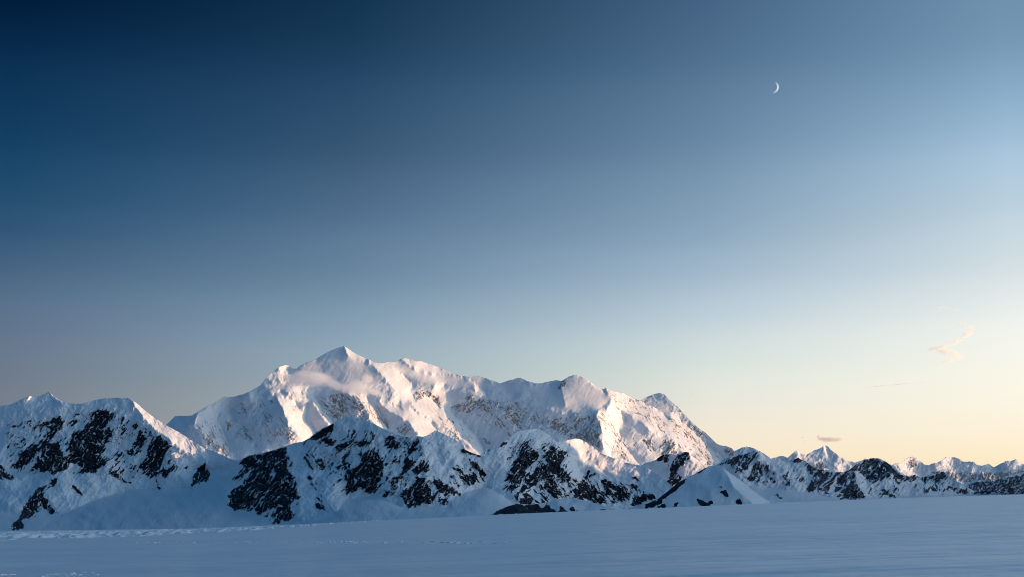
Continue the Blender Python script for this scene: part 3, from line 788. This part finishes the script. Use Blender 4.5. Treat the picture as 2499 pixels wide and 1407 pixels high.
mountain('snow_mound', [(1190, 1256), (1200, 1252), (1220, 1241), (1243, 1233), (1264, 1227), (1295, 1230), (1330, 1225), (1356, 1218), (1382, 1214), (1407, 1215), (1433, 1221), (1458, 1228),
                        (1484, 1236), (1510, 1242), (1530, 1246), (1560, 1254)],
         [(1190, 1300), (1560, 1300)], [(1190, 4300), (1560, 4500)], 2.2, -0.1, [], [],
         [Z(5, [(390, 1072), (470, 1015), (640, 960), (760, 985), (830, 968), (880, 1020), (920, 972), (960, 1010), (1030, 1030), (1045, 985), (1065, 1010), (1120, 1050), (1100, 1062), (860, 1072)]),
          Z(5, [(1140, 1000), (1180, 1000), (1228, 1050), (1145, 1055)]),
          Z(5, [(1395, 1040), (1450, 1010), (1535, 1038)])],
         M_NEAR, step=1.1, rough=0.4, skyrough=0.4, seed=47, streak=0.7, core=1.5, grain=0.7,
         labels=[('snow_mound', 'low snow mound with a fringe of black rock at its foot')])

# ---- rocky range on the right, 14 km away
right_sky = [(1715, 1160), (1748, 1133), (1767, 1118), (1793, 1109), (1821, 1106), (1837, 1098), (1847, 1097), (1860, 1104), (1873, 1114), (1882, 1120), (1898, 1120),
             (1917, 1125), (1933, 1120), (1949, 1116), (1965, 1123), (1981, 1136), (1997, 1144), (2020, 1144), (2039, 1150), (2058, 1150), (2074, 1145),
             (2087, 1133), (2096, 1125), (2112, 1118), (2119, 1120), (2130, 1115), (2141, 1117), (2154, 1120), (2170, 1130), (2183, 1136), (2196, 1150),
             (2208, 1160), (2227, 1158), (2250, 1163), (2275, 1157), (2291, 1152), (2303, 1149), (2314, 1157), (2327, 1168), (2343, 1177), (2359, 1187),
             (2375, 1195), (2387, 1197), (2403, 1195), (2419, 1199), (2440, 1206)]
right_rocks = [(Z(7, p), 1, 0.66 if len(p) == 13 else 0.85) for p in (
    [(160, 290), (250, 240), (330, 212), (380, 202), (450, 175), (470, 200), (430, 240), (380, 290), (390, 330), (350, 320), (370, 370), (330, 350), (260, 300)],
    [(470, 240), (500, 300), (470, 330), (450, 380), (440, 440), (400, 400), (420, 340), (440, 290)], [(480, 400), (530, 430), (500, 440)],
    [(540, 370), (590, 390), (610, 430), (560, 420)], [(500, 290), (560, 290), (540, 330)], [(660, 370), (700, 370), (715, 430), (690, 430)],
    [(690, 262), (780, 235), (820, 258), (780, 278)], [(760, 400), (830, 370), (810, 430)],
    [(840, 265), (900, 305), (940, 325), (1000, 330), (1060, 350), (1050, 420), (1000, 480), (940, 490), (870, 500), (835, 490), (850, 440), (880, 380), (850, 330)],
    [(1080, 360), (1170, 350), (1210, 350), (1200, 390), (1130, 430), (1080, 500), (1050, 490), (1080, 420)],
    [(1060, 530), (1150, 450), (1210, 400), (1240, 470), (1300, 545), (1230, 550), (1110, 553)], [(980, 510), (1030, 480), (1000, 515)],
    [(1070, 345), (1180, 315), (1300, 240), (1345, 230), (1440, 262), (1480, 290), (1510, 330), (1480, 370), (1420, 400), (1380, 430), (1340, 430), (1280, 380),
     (1250, 340), (1160, 345)],
    [(1500, 330), (1560, 365), (1590, 400), (1560, 440), (1510, 420)], [(1420, 460), (1450, 490), (1530, 540), (1470, 535), (1420, 510)],
    [(1590, 375), (1700, 375), (1640, 420), (1600, 420)], [(1700, 390), (1800, 362), (1890, 340), (1910, 380), (1850, 420), (1780, 400), (1720, 420)],
    [(1730, 510), (1800, 450), (1810, 490), (1750, 515)], [(1900, 390), (1925, 455), (2000, 470), (2100, 490), (2050, 510), (1970, 500), (1920, 460)],
    [(2100, 500), (2160, 485), (2250, 488), (2260, 510), (2150, 514)], [(570, 515), (620, 518), (680, 550), (650, 552)])]
right_rocks += [(Z(7, p), 1, wt) for p, wt in (
    ([(150, 290), (380, 205), (470, 190), (620, 390), (560, 450), (350, 390)], 0.26), ([(600, 265), (760, 240), (850, 280), (830, 470), (640, 450)], 0.2),
    ([(1480, 300), (1600, 380), (1890, 345), (2080, 480), (1760, 500), (1540, 470)], 0.24), ([(1050, 350), (1300, 245), (1510, 330), (1560, 520), (1300, 550), (1060, 550)], 0.26))]
mountain('right_range', right_sky, [(1715, 1270), (2440, 1260)], [(1715, 13500), (1850, 13800), (2130, 14500), (2440, 15500)], 1.0, -0.5,
         [Z(7, [(455, 172), (500, 197), (565, 250), (520, 242), (480, 218)]), Z(7, [(1210, 345), (1260, 370), (1295, 392), (1285, 422), (1220, 388)])],
         [(Z(7, [(0, 480), (440, 450), (830, 500), (1050, 545), (1400, 540), (1700, 520), (2300, 515), (2300, 760), (0, 760)]), 0.0, 5.0),
          (Z(7, [(570, 255), (700, 270), (830, 280), (850, 400), (830, 480), (640, 460), (600, 380)]), 0.05, 1.3),
          (Z(7, [(1500, 430), (1600, 420), (1720, 425), (1850, 430), (1730, 505), (1540, 520)]), 0.0, 2.0)],
         right_rocks, M_RIGHT, step=1.1, cuts=[1985], rough=1.5, skyrough=2.4, seed=55, facet=1.5, grain=1.1, rock_thr=0.42, lit_q=3.0,
         labels=[('rocky_mountain', 'dark striped rocky mountain just right of the snow hill'),
                 ('rocky_range', 'low dark rocky range with snow gullies at the right edge of the plain')])
# blue hills at the right edge
mountain('blue_hills', [(2330, 1187), (2355, 1177), (2375, 1171), (2397, 1169), (2416, 1174), (2435, 1169), (2454, 1161), (2474, 1155), (2499, 1150), (2540, 1146), (2600, 1165)],
         [(2330, 1240), (2600, 1240)], [(2330, 21000), (2600, 22000)], 1.0, -0.25, [], [],
         [Z(0, [(2340, 1185), (2397, 1172), (2499, 1156), (2600, 1160), (2600, 1230), (2340, 1230)])], M_RIGHT, step=1.2, rough=1.0, skyrough=1.4, seed=61, grain=0.6, facet=1.3, rock_thr=0.62, streak=1.3,
         labels=[('blue_hills', 'dark blue hills streaked with snow at the far right')])

# ---- far pink peaks, 38 km away
far_sky = [(1770, 1110), (1790, 1098), (1806, 1093), (1821, 1089), (1837, 1089), (1850, 1098), (1866, 1106), (1882, 1117), (1895, 1114), (1911, 1111), (1922, 1115), (1930, 1107), (1945, 1097),
           (1956, 1106), (1967, 1109), (1972, 1105), (1988, 1098), (2004, 1091), (2013, 1085), (2020, 1088), (2032, 1099), (2048, 1112), (2068, 1122),
           (2087, 1126), (2103, 1124), (2140, 1130), (2176, 1134), (2189, 1128), (2202, 1130), (2208, 1121), (2218, 1115), (2228, 1112), (2240, 1118), (2256, 1130),
           (2266, 1134), (2279, 1129), (2295, 1124), (2307, 1115), (2320, 1113), (2339, 1117), (2352, 1125), (2365, 1126), (2375, 1125), (2387, 1133),
           (2400, 1134), (2411, 1129), (2419, 1134), (2427, 1141), (2439, 1131), (2458, 1122), (2467, 1123), (2480, 1119), (2493, 1128), (2510, 1136), (2560, 1128), (2600, 1140)]
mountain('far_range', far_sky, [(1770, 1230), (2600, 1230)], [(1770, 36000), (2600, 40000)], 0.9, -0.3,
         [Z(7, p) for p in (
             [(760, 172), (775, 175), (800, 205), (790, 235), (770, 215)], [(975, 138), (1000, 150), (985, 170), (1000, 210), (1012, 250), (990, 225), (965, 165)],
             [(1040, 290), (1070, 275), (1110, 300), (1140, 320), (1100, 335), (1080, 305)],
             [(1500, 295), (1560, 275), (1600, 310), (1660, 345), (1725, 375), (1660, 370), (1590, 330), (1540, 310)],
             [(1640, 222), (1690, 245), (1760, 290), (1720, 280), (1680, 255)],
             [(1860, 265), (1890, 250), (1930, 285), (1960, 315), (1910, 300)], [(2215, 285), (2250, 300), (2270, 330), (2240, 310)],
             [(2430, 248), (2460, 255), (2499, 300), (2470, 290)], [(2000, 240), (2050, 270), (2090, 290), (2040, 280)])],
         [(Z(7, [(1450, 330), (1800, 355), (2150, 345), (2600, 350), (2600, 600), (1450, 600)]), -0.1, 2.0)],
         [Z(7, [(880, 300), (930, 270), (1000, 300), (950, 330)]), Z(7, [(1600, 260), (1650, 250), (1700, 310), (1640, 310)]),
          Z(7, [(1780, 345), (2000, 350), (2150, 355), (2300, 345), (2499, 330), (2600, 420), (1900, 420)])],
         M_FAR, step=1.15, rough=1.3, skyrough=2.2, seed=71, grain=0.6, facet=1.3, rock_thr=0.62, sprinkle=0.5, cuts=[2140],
         labels=[('distant_peaks', 'far pale peaks under the small dark cloud'), ('distant_peaks', 'far pink snow peaks on the horizon at right')])


# ------------------------------------------------------------------ the shading range beyond the right edge of the frame
def side_range():
    xs = np.linspace(4700, 12500, 120)
    ys = np.linspace(-7000, 18500, 340)
    X, Y = np.meshgrid(xs, ys)
    c = 8200 + 350 * np.sin(Y / 2600)
    crest = 1400 + 320 * smooth(Y, 6600, 8800) + 120 * fbm(Y / 2400, Y * 0, 3, 5)
    crest = crest * smooth(Y, 10880, 10640)
    hgt = crest - np.abs(X - c) * 0.47
    hgt = np.maximum(hgt, 1020 * smooth(Y, 13300, 13900) * smooth(Y, 17500, 16600) - np.abs(X - 9300 - 0.1 * (Y - 14000)) * 0.42)
    hgt += fbm(X / 1500, Y / 1500, 6, 9, 0.5, True) * 110 * smooth(hgt, -200, 900)
    hgt = np.maximum(hgt, -320)
    P = np.stack([X, Y, hgt], -1)
    rock = smooth(fbm(X / 500, Y / 500, 5, 15), 0.1, 0.5)
    o = grid_mesh('snow_range', P[:, ::-1], {'rock': rock[:, ::-1], 'flat_shade': rock[:, ::-1] * 0}, M_NEAR)
    tag(o, 'snow range beyond the right edge that shades the plain', 'mountain', 'structure')


side_range()

# ------------------------------------------------------------------ snow plain
crest_pts = np.array([(-500, 1296), (0, 1293), (250, 1291), (500, 1287.5), (780, 1277), (1000, 1265), (1250, 1252.5), (1600, 1238), (1900, 1224.5), (2250, 1211), (2499, 1203), (3000, 1190)])
CREST = 2400.0


def plain_z(X, Y):
    r = np.hypot(X, Y)
    fy = np.maximum(Y, 0.05 * r + 1e-3)
    px = CX + F * np.clip(X / fy, -0.6, 0.6) * math.cos(PITCH) * 1.0
    m = (np.interp(px, crest_pts[:, 0], crest_pts[:, 1]) - HY) / F / 1.022
    front = smooth(Y / (r + 1e-6), -0.2, 0.5)
    z = -(m * front) * np.minimum(fy, 9e9) + EYE * np.minimum(fy, CREST) / CREST * front
    over = np.maximum(r - CREST, 0)
    z = z - np.minimum(over ** 2 / (2 * 9000.0), over * 0.06)
    z = np.maximum(z, -420) if True else z
    return z


def plain_material():
    mt = bpy.data.materials.new('wind_packed_snow')
    mt.use_nodes = True
    t = NT(mt.node_tree)
    geo = t.n('ShaderNodeNewGeometry')
    pos = geo.outputs['Position']
    v = t.vm('MULTIPLY', pos, (0.45, 1.0, 1.0))
    n1 = t.noise(v, 0.30, 5, 0.6, 0.4)
    n2 = t.noise(v, 0.055, 5, 0.6, 0.3)
    n3 = t.noise(v, 0.009, 5, 0.6)
    h = t.m('ADD', t.m('MULTIPLY', n1, 0.22), t.m('ADD', t.m('MULTIPLY', n2, 1.3), t.m('MULTIPLY', n3, 6.0)))
    bp = t.n('ShaderNodeBump')
    bp.inputs['Strength'].default_value = 1.0
    bp.inputs['Distance'].default_value = 1.0
    t.put(bp.inputs['Height'], h)
    b = t.n('ShaderNodeBsdfPrincipled')
    t.put(b.inputs['Base Color'], t.mix(t.rng(t.m('ADD', t.m('MULTIPLY', n2, 0.5), t.m('MULTIPLY', n1, 0.5)), 0.38, 0.62), (0.84, 0.85, 0.88), (0.92, 0.925, 0.94)))
    b.inputs['Roughness'].default_value = 0.42
    b.inputs['Specular IOR Level'].default_value = 0.5
    t.put(b.inputs['Normal'], bp.outputs[0])
    o = t.n('ShaderNodeOutputMaterial')
    t.put(o.inputs[0], b.outputs[0])
    return mt


M_PLAIN = plain_material()


def sastrugi(X, Y):
    u, v = X * 0.30 + Y * 0.06, Y * 1.0 - X * 0.05
    near = 1 / (1 + (np.hypot(X, Y) / 500.0) ** 2)
    return (fbm(u / 3.2, v / 3.2, 4, 77, 0.5) * 0.05 + fbm(u / 14, v / 14, 3, 78, 0.5) * 0.10) * near + fbm(X / 260, Y / 140, 4, 79) * 0.35 * smooth(np.hypot(X, Y), 150, 600)


def plain():
    ang = np.concatenate([np.linspace(-180, -27, 40)[:-1], np.linspace(-27, 27, 900), np.linspace(27, 180, 40)[1:]])
    rad = np.concatenate([[0.5, 4, 12, 25], np.geomspace(40, 2600, 620), np.geomspace(2660, 9000, 60), np.geomspace(9600, 47000, 24)])
    A, Rr = np.meshgrid(np.radians(ang), rad)
    X, Y = Rr * np.sin(A), Rr * np.cos(A)
    Zz = plain_z(X, Y) + sastrugi(X, Y)
    P = np.stack([X, Y, Zz], -1)
    o = grid_mesh('snow_plain', P[::-1], {}, M_PLAIN)
    tag(o, 'wide wind packed snow plain in blue evening shade', 'ground', 'structure')


plain()


# ------------------------------------------------------------------ trampled snow, footprints
def rough_snow(name, base):
    mt = bpy.data.materials.new(name)
    mt.use_nodes = True
    t = NT(mt.node_tree)
    geo = t.n('ShaderNodeNewGeometry')
    b = t.n('ShaderNodeBsdfPrincipled')
    t.put(b.inputs['Base Color'], t.mix(t.noise(geo.outputs['Position'], 0.5, 3, 0.6), tuple(v * 0.93 for v in base), base))
    b.inputs['Roughness'].default_value = 0.6
    o = t.n('ShaderNodeOutputMaterial')
    t.put(o.inputs[0], b.outputs[0])
    return mt


M_CHURN = rough_snow('churned_snow', (0.97, 0.97, 0.97))


def trampled_strip():
    ys = np.geomspace(330, 2350, 900)
    xs = np.linspace(-470, -150, 330)
    X, Y = np.meshgrid(xs, ys)
    mid = -300 + 22 * np.sin(Y / 330.0)
    half = 118 - 38 * smooth(Y, 900, 1900)
    inside = 1 - np.abs(X - mid) / half
    f = fbm(X / 24, Y / 60, 5, 301, 0.6) * 0.55 + fbm(X / 5, Y / 9, 3, 303, 0.6) * 0.35
    ridge = fbm((X + Y * 0.12) / 7.0, Y / 42.0, 4, 305, 0.55)
    m = smooth(inside * 1.1 + f + 0.5 * ridge, 0.25, 0.7)
    z = plain_z(X, Y) + fbm(X / 260, Y / 140, 4, 79) * 0.35 * smooth(np.hypot(X, Y), 150, 600)
    m = m * smooth(X, -470, -440) * smooth(-X, 150, 185)
    z = z - 0.45 + m * (0.55 + 0.45 * np.abs(fbm(X / 4.5, Y / 8, 4, 307, 0.6)) + 1.1 * np.clip(ridge, 0, 1))
    o = grid_mesh('trampled_track', np.stack([X, Y, z], -1)[::-1], {}, M_CHURN)
    tag(o, 'broad trampled snow track running away at left', 'track', 'structure')


def footprints(name, label, spots, seed):
    """clods of snow thrown up round each step, one track"""
    rnd = random.Random(seed)
    bm = bmesh.new()
    for x, y, r in spots:
        for k in range(3):
            cx, cy = x + rnd.uniform(-1, 1) * r, y + rnd.uniform(-1, 1) * r * 1.6
            cz = float(plain_z(np.array([cx]), np.array([cy]))[0] + sastrugi(np.array([cx]), np.array([cy]))[0])
            g = bmesh.ops.create_icosphere(bm, subdivisions=2, radius=1.0)
            sx, sy, sz = r * rnd.uniform(.5, 1), r * rnd.uniform(.5, 1.2), r * rnd.uniform(.25, .5)
            ph = rnd.uniform(0, 9)
            for v in g['verts']:
                j = 1 + 0.22 * math.sin(5 * v.co.x + ph) * math.cos(4 * v.co.y - ph) + 0.15 * math.sin(9 * v.co.z + 7 * v.co.x)
                v.co = Vector((cx + v.co.x * sx * j, cy + v.co.y * sy * j, cz + v.co.z * sz * j))
    me = bpy.data.meshes.new(name)
    bm.to_mesh(me)
    bm.free()
    me.materials.append(M_CHURN)
    for p in me.polygons:
        p.use_smooth = True
    o = bpy.data.objects.new(name, me)
    sc.collection.objects.link(o)
    tag(o, label, 'footprints', 'structure')


def on_plain(px, py):
    m = (np.interp(px, crest_pts[:, 0], crest_pts[:, 1]) - HY)
    Y = F * EYE / max(py - HY - m + F * EYE / CREST, 1.0)
    return (px - CX) / F * Y, Y


trampled_strip()
rn = random.Random(5)
sp = []
for px in np.arange(-40, 255, 7.0):
    if rn.random() < 0.8:
        sp.append((*on_plain(px + rn.uniform(-4, 4), 1398 + rn.uniform(-3, 6) + 4 * math.sin(px / 50)), rn.uniform(0.14, 0.26)))
for px in (312, 320, 331, 338):
    sp.append((*on_plain(px, 1405), 0.18))
footprints('footprint_track', 'broken line of footprints at the bottom left of the plain', sp, 11)
sp = []
for px in np.arange(300, 1300, 13.0):
    if rn.random() < (0.7 if px < 900 else 0.45):
        sp.append((*on_plain(px + rn.uniform(-6, 6), 1320 + rn.uniform(-2, 2)), rn.uniform(0.25, 0.5)))
footprints('footprint_track', 'thin dotted line of footprints crossing the middle of the plain', sp, 12)


# ------------------------------------------------------------------ moon
def moon():
    c = Vector(at(1886.7, 213.7, 120000.0))
    rad = 13.6 / F * 120000.0 / math.cos(PITCH) * 1.0
    to_cam = (Vector((0, 0, EYE)) - c).normalized()
    right = Vector((1, 0, 0))
    right = (right - to_cam * right.dot(to_cam)).normalized()
    up = to_cam.cross(right)
    s = (right * 0.985 - up * 0.171).normalized()
    t = (up * 0.985 + right * 0.171).normalized()
    bm = bmesh.new()
    nu, nv = 40, 10
    rows = []
    for layer in (1.0, 0.965):
        g = []
        for i in range(nu + 1):
            th = R(-76) + R(152) * i / nu
            row = []
            for j in range(nv + 1):
                k = 0.80 + (1.0 - 0.80) * j / nv
                a, b = k * math.cos(th), math.sin(th)
                d = math.sqrt(max(0.0, 1 - a * a - b * b))
                row.append(bm.verts.new((s * a + t * b + to_cam * d) * rad * layer))
            g.append(row)
        rows.append(g)
        for i in range(nu):
            for j in range(nv):
                q = (g[i][j], g[i + 1][j], g[i + 1][j + 1], g[i][j + 1])
                bm.faces.new(q if layer == 1.0 else q[::-1])
    a, b = rows
    for j in (0, nv):
        for i in range(nu):
            bm.faces.new((a[i][j], b[i][j], b[i + 1][j], a[i + 1][j]))
    for i in (0, nu):
        for j in range(nv):
            bm.faces.new((a[i][j], a[i][j + 1], b[i][j + 1], b[i][j]))
    bmesh.ops.recalc_face_normals(bm, faces=bm.faces)
    me = bpy.data.meshes.new('moon')
    bm.to_mesh(me)
    bm.free()
    mt = bpy.data.materials.new('moonlight')
    mt.use_nodes = True
    t_ = NT(mt.node_tree)
    tcx = t_.n('ShaderNodeTexCoord')
    e = t_.n('ShaderNodeEmission')
    t_.put(e.inputs[0], t_.mix(t_.rng(t_.noise(tcx.outputs['Object'], 0.006, 3, 0.6), 0.4, 0.6), (0.80, 0.80, 0.84), (1.0, 0.98, 0.96)))
    e.inputs[1].default_value = 1.0
    o_ = t_.n('ShaderNodeOutputMaterial')
    t_.put(o_.inputs[0], e.outputs[0])
    me.materials.append(mt)
    o = bpy.data.objects.new('moon', me)
    o.location = c
    sc.collection.objects.link(o)
    tag(o, 'thin white crescent moon in the blue upper right sky', 'moon')


moon()


# ------------------------------------------------------------------ clouds
def cloud(name, label, blobs, dist, deep, density, albedo, nscale=0.5, thr=0.35, group=None, wispy=1.0, soft=0.15):
    """blobs: column, row, half width, half height (photograph pixels), tilt in degrees; one soft volume"""
    m = dist / F
    c = Vector(at(np.mean([b[0] for b in blobs]), np.mean([b[1] for b in blobs]), dist))
    bm = bmesh.new()
    specs = []
    for px, py, rx, ry, tilt in blobs:
        p = Vector(at(px, py, dist)) - c
        specs.append((p, rx * m, ry * m, R(tilt)))
        g = bmesh.ops.create_icosphere(bm, subdivisions=3, radius=1.0)
        ca, sa = math.cos(R(tilt)), math.sin(R(tilt))
        for v in g['verts']:
            x, y, z = v.co.x * rx * m * 1.03, v.co.y * deep * 1.03, v.co.z * ry * m * 1.03
            v.co = p + Vector((x * ca - z * sa, y, x * sa + z * ca))
    me = bpy.data.meshes.new(name)
    bm.to_mesh(me)
    bm.free()
    o = bpy.data.objects.new(name, me)
    o.location = c
    sc.collection.objects.link(o)
    if len(blobs) > 1:
        md = o.modifiers.new('skin', 'REMESH')
        md.mode = 'VOXEL'
        md.voxel_size = min(b[3] for b in blobs) * m * 0.28
        dg = bpy.context.evaluated_depsgraph_get()
        new = bpy.data.meshes.new_from_object(o.evaluated_get(dg))
        o.modifiers.clear()
        o.data = new
        me = new
    mt = bpy.data.materials.new(name + '_vapour')
    mt.use_nodes = True
    t = NT(mt.node_tree)
    tcx = t.n('ShaderNodeTexCoord')
    P = tcx.outputs['Object']
    tot = None
    for p, rx, rz, a in specs:
        q = t.vm('SUBTRACT', P, tuple(p))
        rot = t.n('ShaderNodeVectorRotate', rotation_type='Y_AXIS')
        t.put(rot.inputs['Vector'], q)
        rot.inputs['Angle'].default_value = a
        q = t.vm('MULTIPLY', rot.outputs[0], (1 / rx, 1 / deep, 1 / rz))
        r = t.vm('LENGTH', q)
        dns = t.rng(r, 1.0, soft)
        tot = dns if tot is None else t.m('MAXIMUM', tot, dns)
    span = sum(s_[1] for s_ in specs) / len(specs)
    nz = t.noise(t.vm('MULTIPLY', P, (1.0, 1.0, 1.0 + wispy)), 1 / (span * nscale), 5, 0.6)
    dn = t.m('MULTIPLY', t.rng(t.m('ADD', tot, t.m('MULTIPLY', t.m('SUBTRACT', nz, 0.5), 1.5)), thr, thr + 0.9), t.rng(tot, 0.0, 0.25))
    v = t.n('ShaderNodeVolumePrincipled')
    v.inputs['Color'].default_value = (*albedo, 1)
    v.inputs['Anisotropy'].default_value = 0.1
    t.put(v.inputs['Density'], t.m('MULTIPLY', dn, density))
    oo = t.n('ShaderNodeOutputMaterial')
    t.put(oo.inputs['Volume'], v.outputs[0])
    mt.cycles.volume_step_rate = 0.25
    o.data.materials.clear()
    o.data.materials.append(mt)
    tag(o, label, 'cloud', group=group)
    return o


def zc(pts):
    return [(640 + x / 6.94, 830 + y / 6.94, rx / 6.94, ry / 6.94, t) for x, y, rx, ry, t in pts]


cloud('cloud', 'soft pink cloud bank lying across the massif below its summit',
      zc([(640, 620, 360, 170, 14), (960, 650, 420, 190, -8), (1220, 740, 330, 130, -22), (1480, 810, 330, 140, -2), (1640, 790, 330, 190, -8), (1780, 650, 150, 120, 30),
          (1880, 870, 300, 85, -12)]), 19200.0, 600.0, 0.0040, (1.0, 0.99, 0.985), nscale=0.7, thr=0.20)
cloud('cloud', 'small pink wisp at the left end of the cloud bank', zc([(330, 770, 90, 50, 30), (250, 810, 150, 40, 4)]), 19200.0, 300.0, 0.004, (1.0, 0.99, 0.985), nscale=1.0, thr=0.15)
cloud('cloud', 'small grey cloud hanging above the far pointed peak', [(2008, 1069, 20, 9, 0), (2024, 1071, 30, 11, 2), (2042, 1072, 24, 8, 4), (1997, 1064, 8, 8, -50)],
      52000.0, 350.0, 0.0042, (0.82, 0.72, 0.72), nscale=1.0, thr=0.2)  # greyed albedo puts the unlit look into the colour, shred below too
cloud('cloud', 'tiny grey shred left of the small grey cloud', [(1958, 1066, 10, 2.2, 4), (1964, 1075, 6, 3, 30)], 52000.0, 60.0, 0.010, (0.8, 0.7, 0.7), nscale=0.5, thr=0.35)


def zs(pts):
    return [(2050 + x / 3.517, 700 + y / 3.517, rx / 3.517, ry / 3.517, t) for x, y, rx, ry, t in pts]


WHITE = (1.0, 1.0, 1.0)
cloud('cloud', 'white zigzag wisp of cloud high above the far right peaks',
      zs([(1050, 318, 120, 40, -4), (1115, 350, 70, 60, 0), (1090, 405, 100, 56, 26), (1000, 455, 130, 60, 28), (890, 500, 130, 52, 22), (800, 528, 130, 36, 10), (900, 545, 140, 42, -6),
          (1000, 570, 120, 62, -16), (1030, 600, 90, 44, 0), (950, 625, 130, 36, 8), (900, 645, 90, 24, 5)]), 55000.0, 900.0, 0.0034, WHITE, nscale=1.3, thr=0.12, wispy=2.5, soft=-0.5)
cloud('cloud', 'short white streak above the zigzag wisp', zs([(870, 175, 110, 14, -10), (980, 195, 110, 12, -6)]), 55000.0, 500.0, 0.005, WHITE, nscale=1.5, thr=0.15, wispy=2.0, soft=-0.2)
cloud('cloud', 'long thin pale streak of cloud below the zigzag wisp', zs([(330, 845, 170, 10, 9), (520, 830, 190, 10, 4), (680, 818, 120, 9, 5)]), 55000.0, 500.0, 0.0025, WHITE, nscale=1.5, thr=0.1, wispy=2.0, soft=-0.2)
cloud('cloud', 'faint thin streak of cloud right of the back peak', [(1700, 961, 45, 2.4, 3), (1760, 958, 45, 2.2, 2)], 55000.0, 400.0, 0.002, WHITE, nscale=1.5, thr=0.1, wispy=2.0, soft=-0.2)
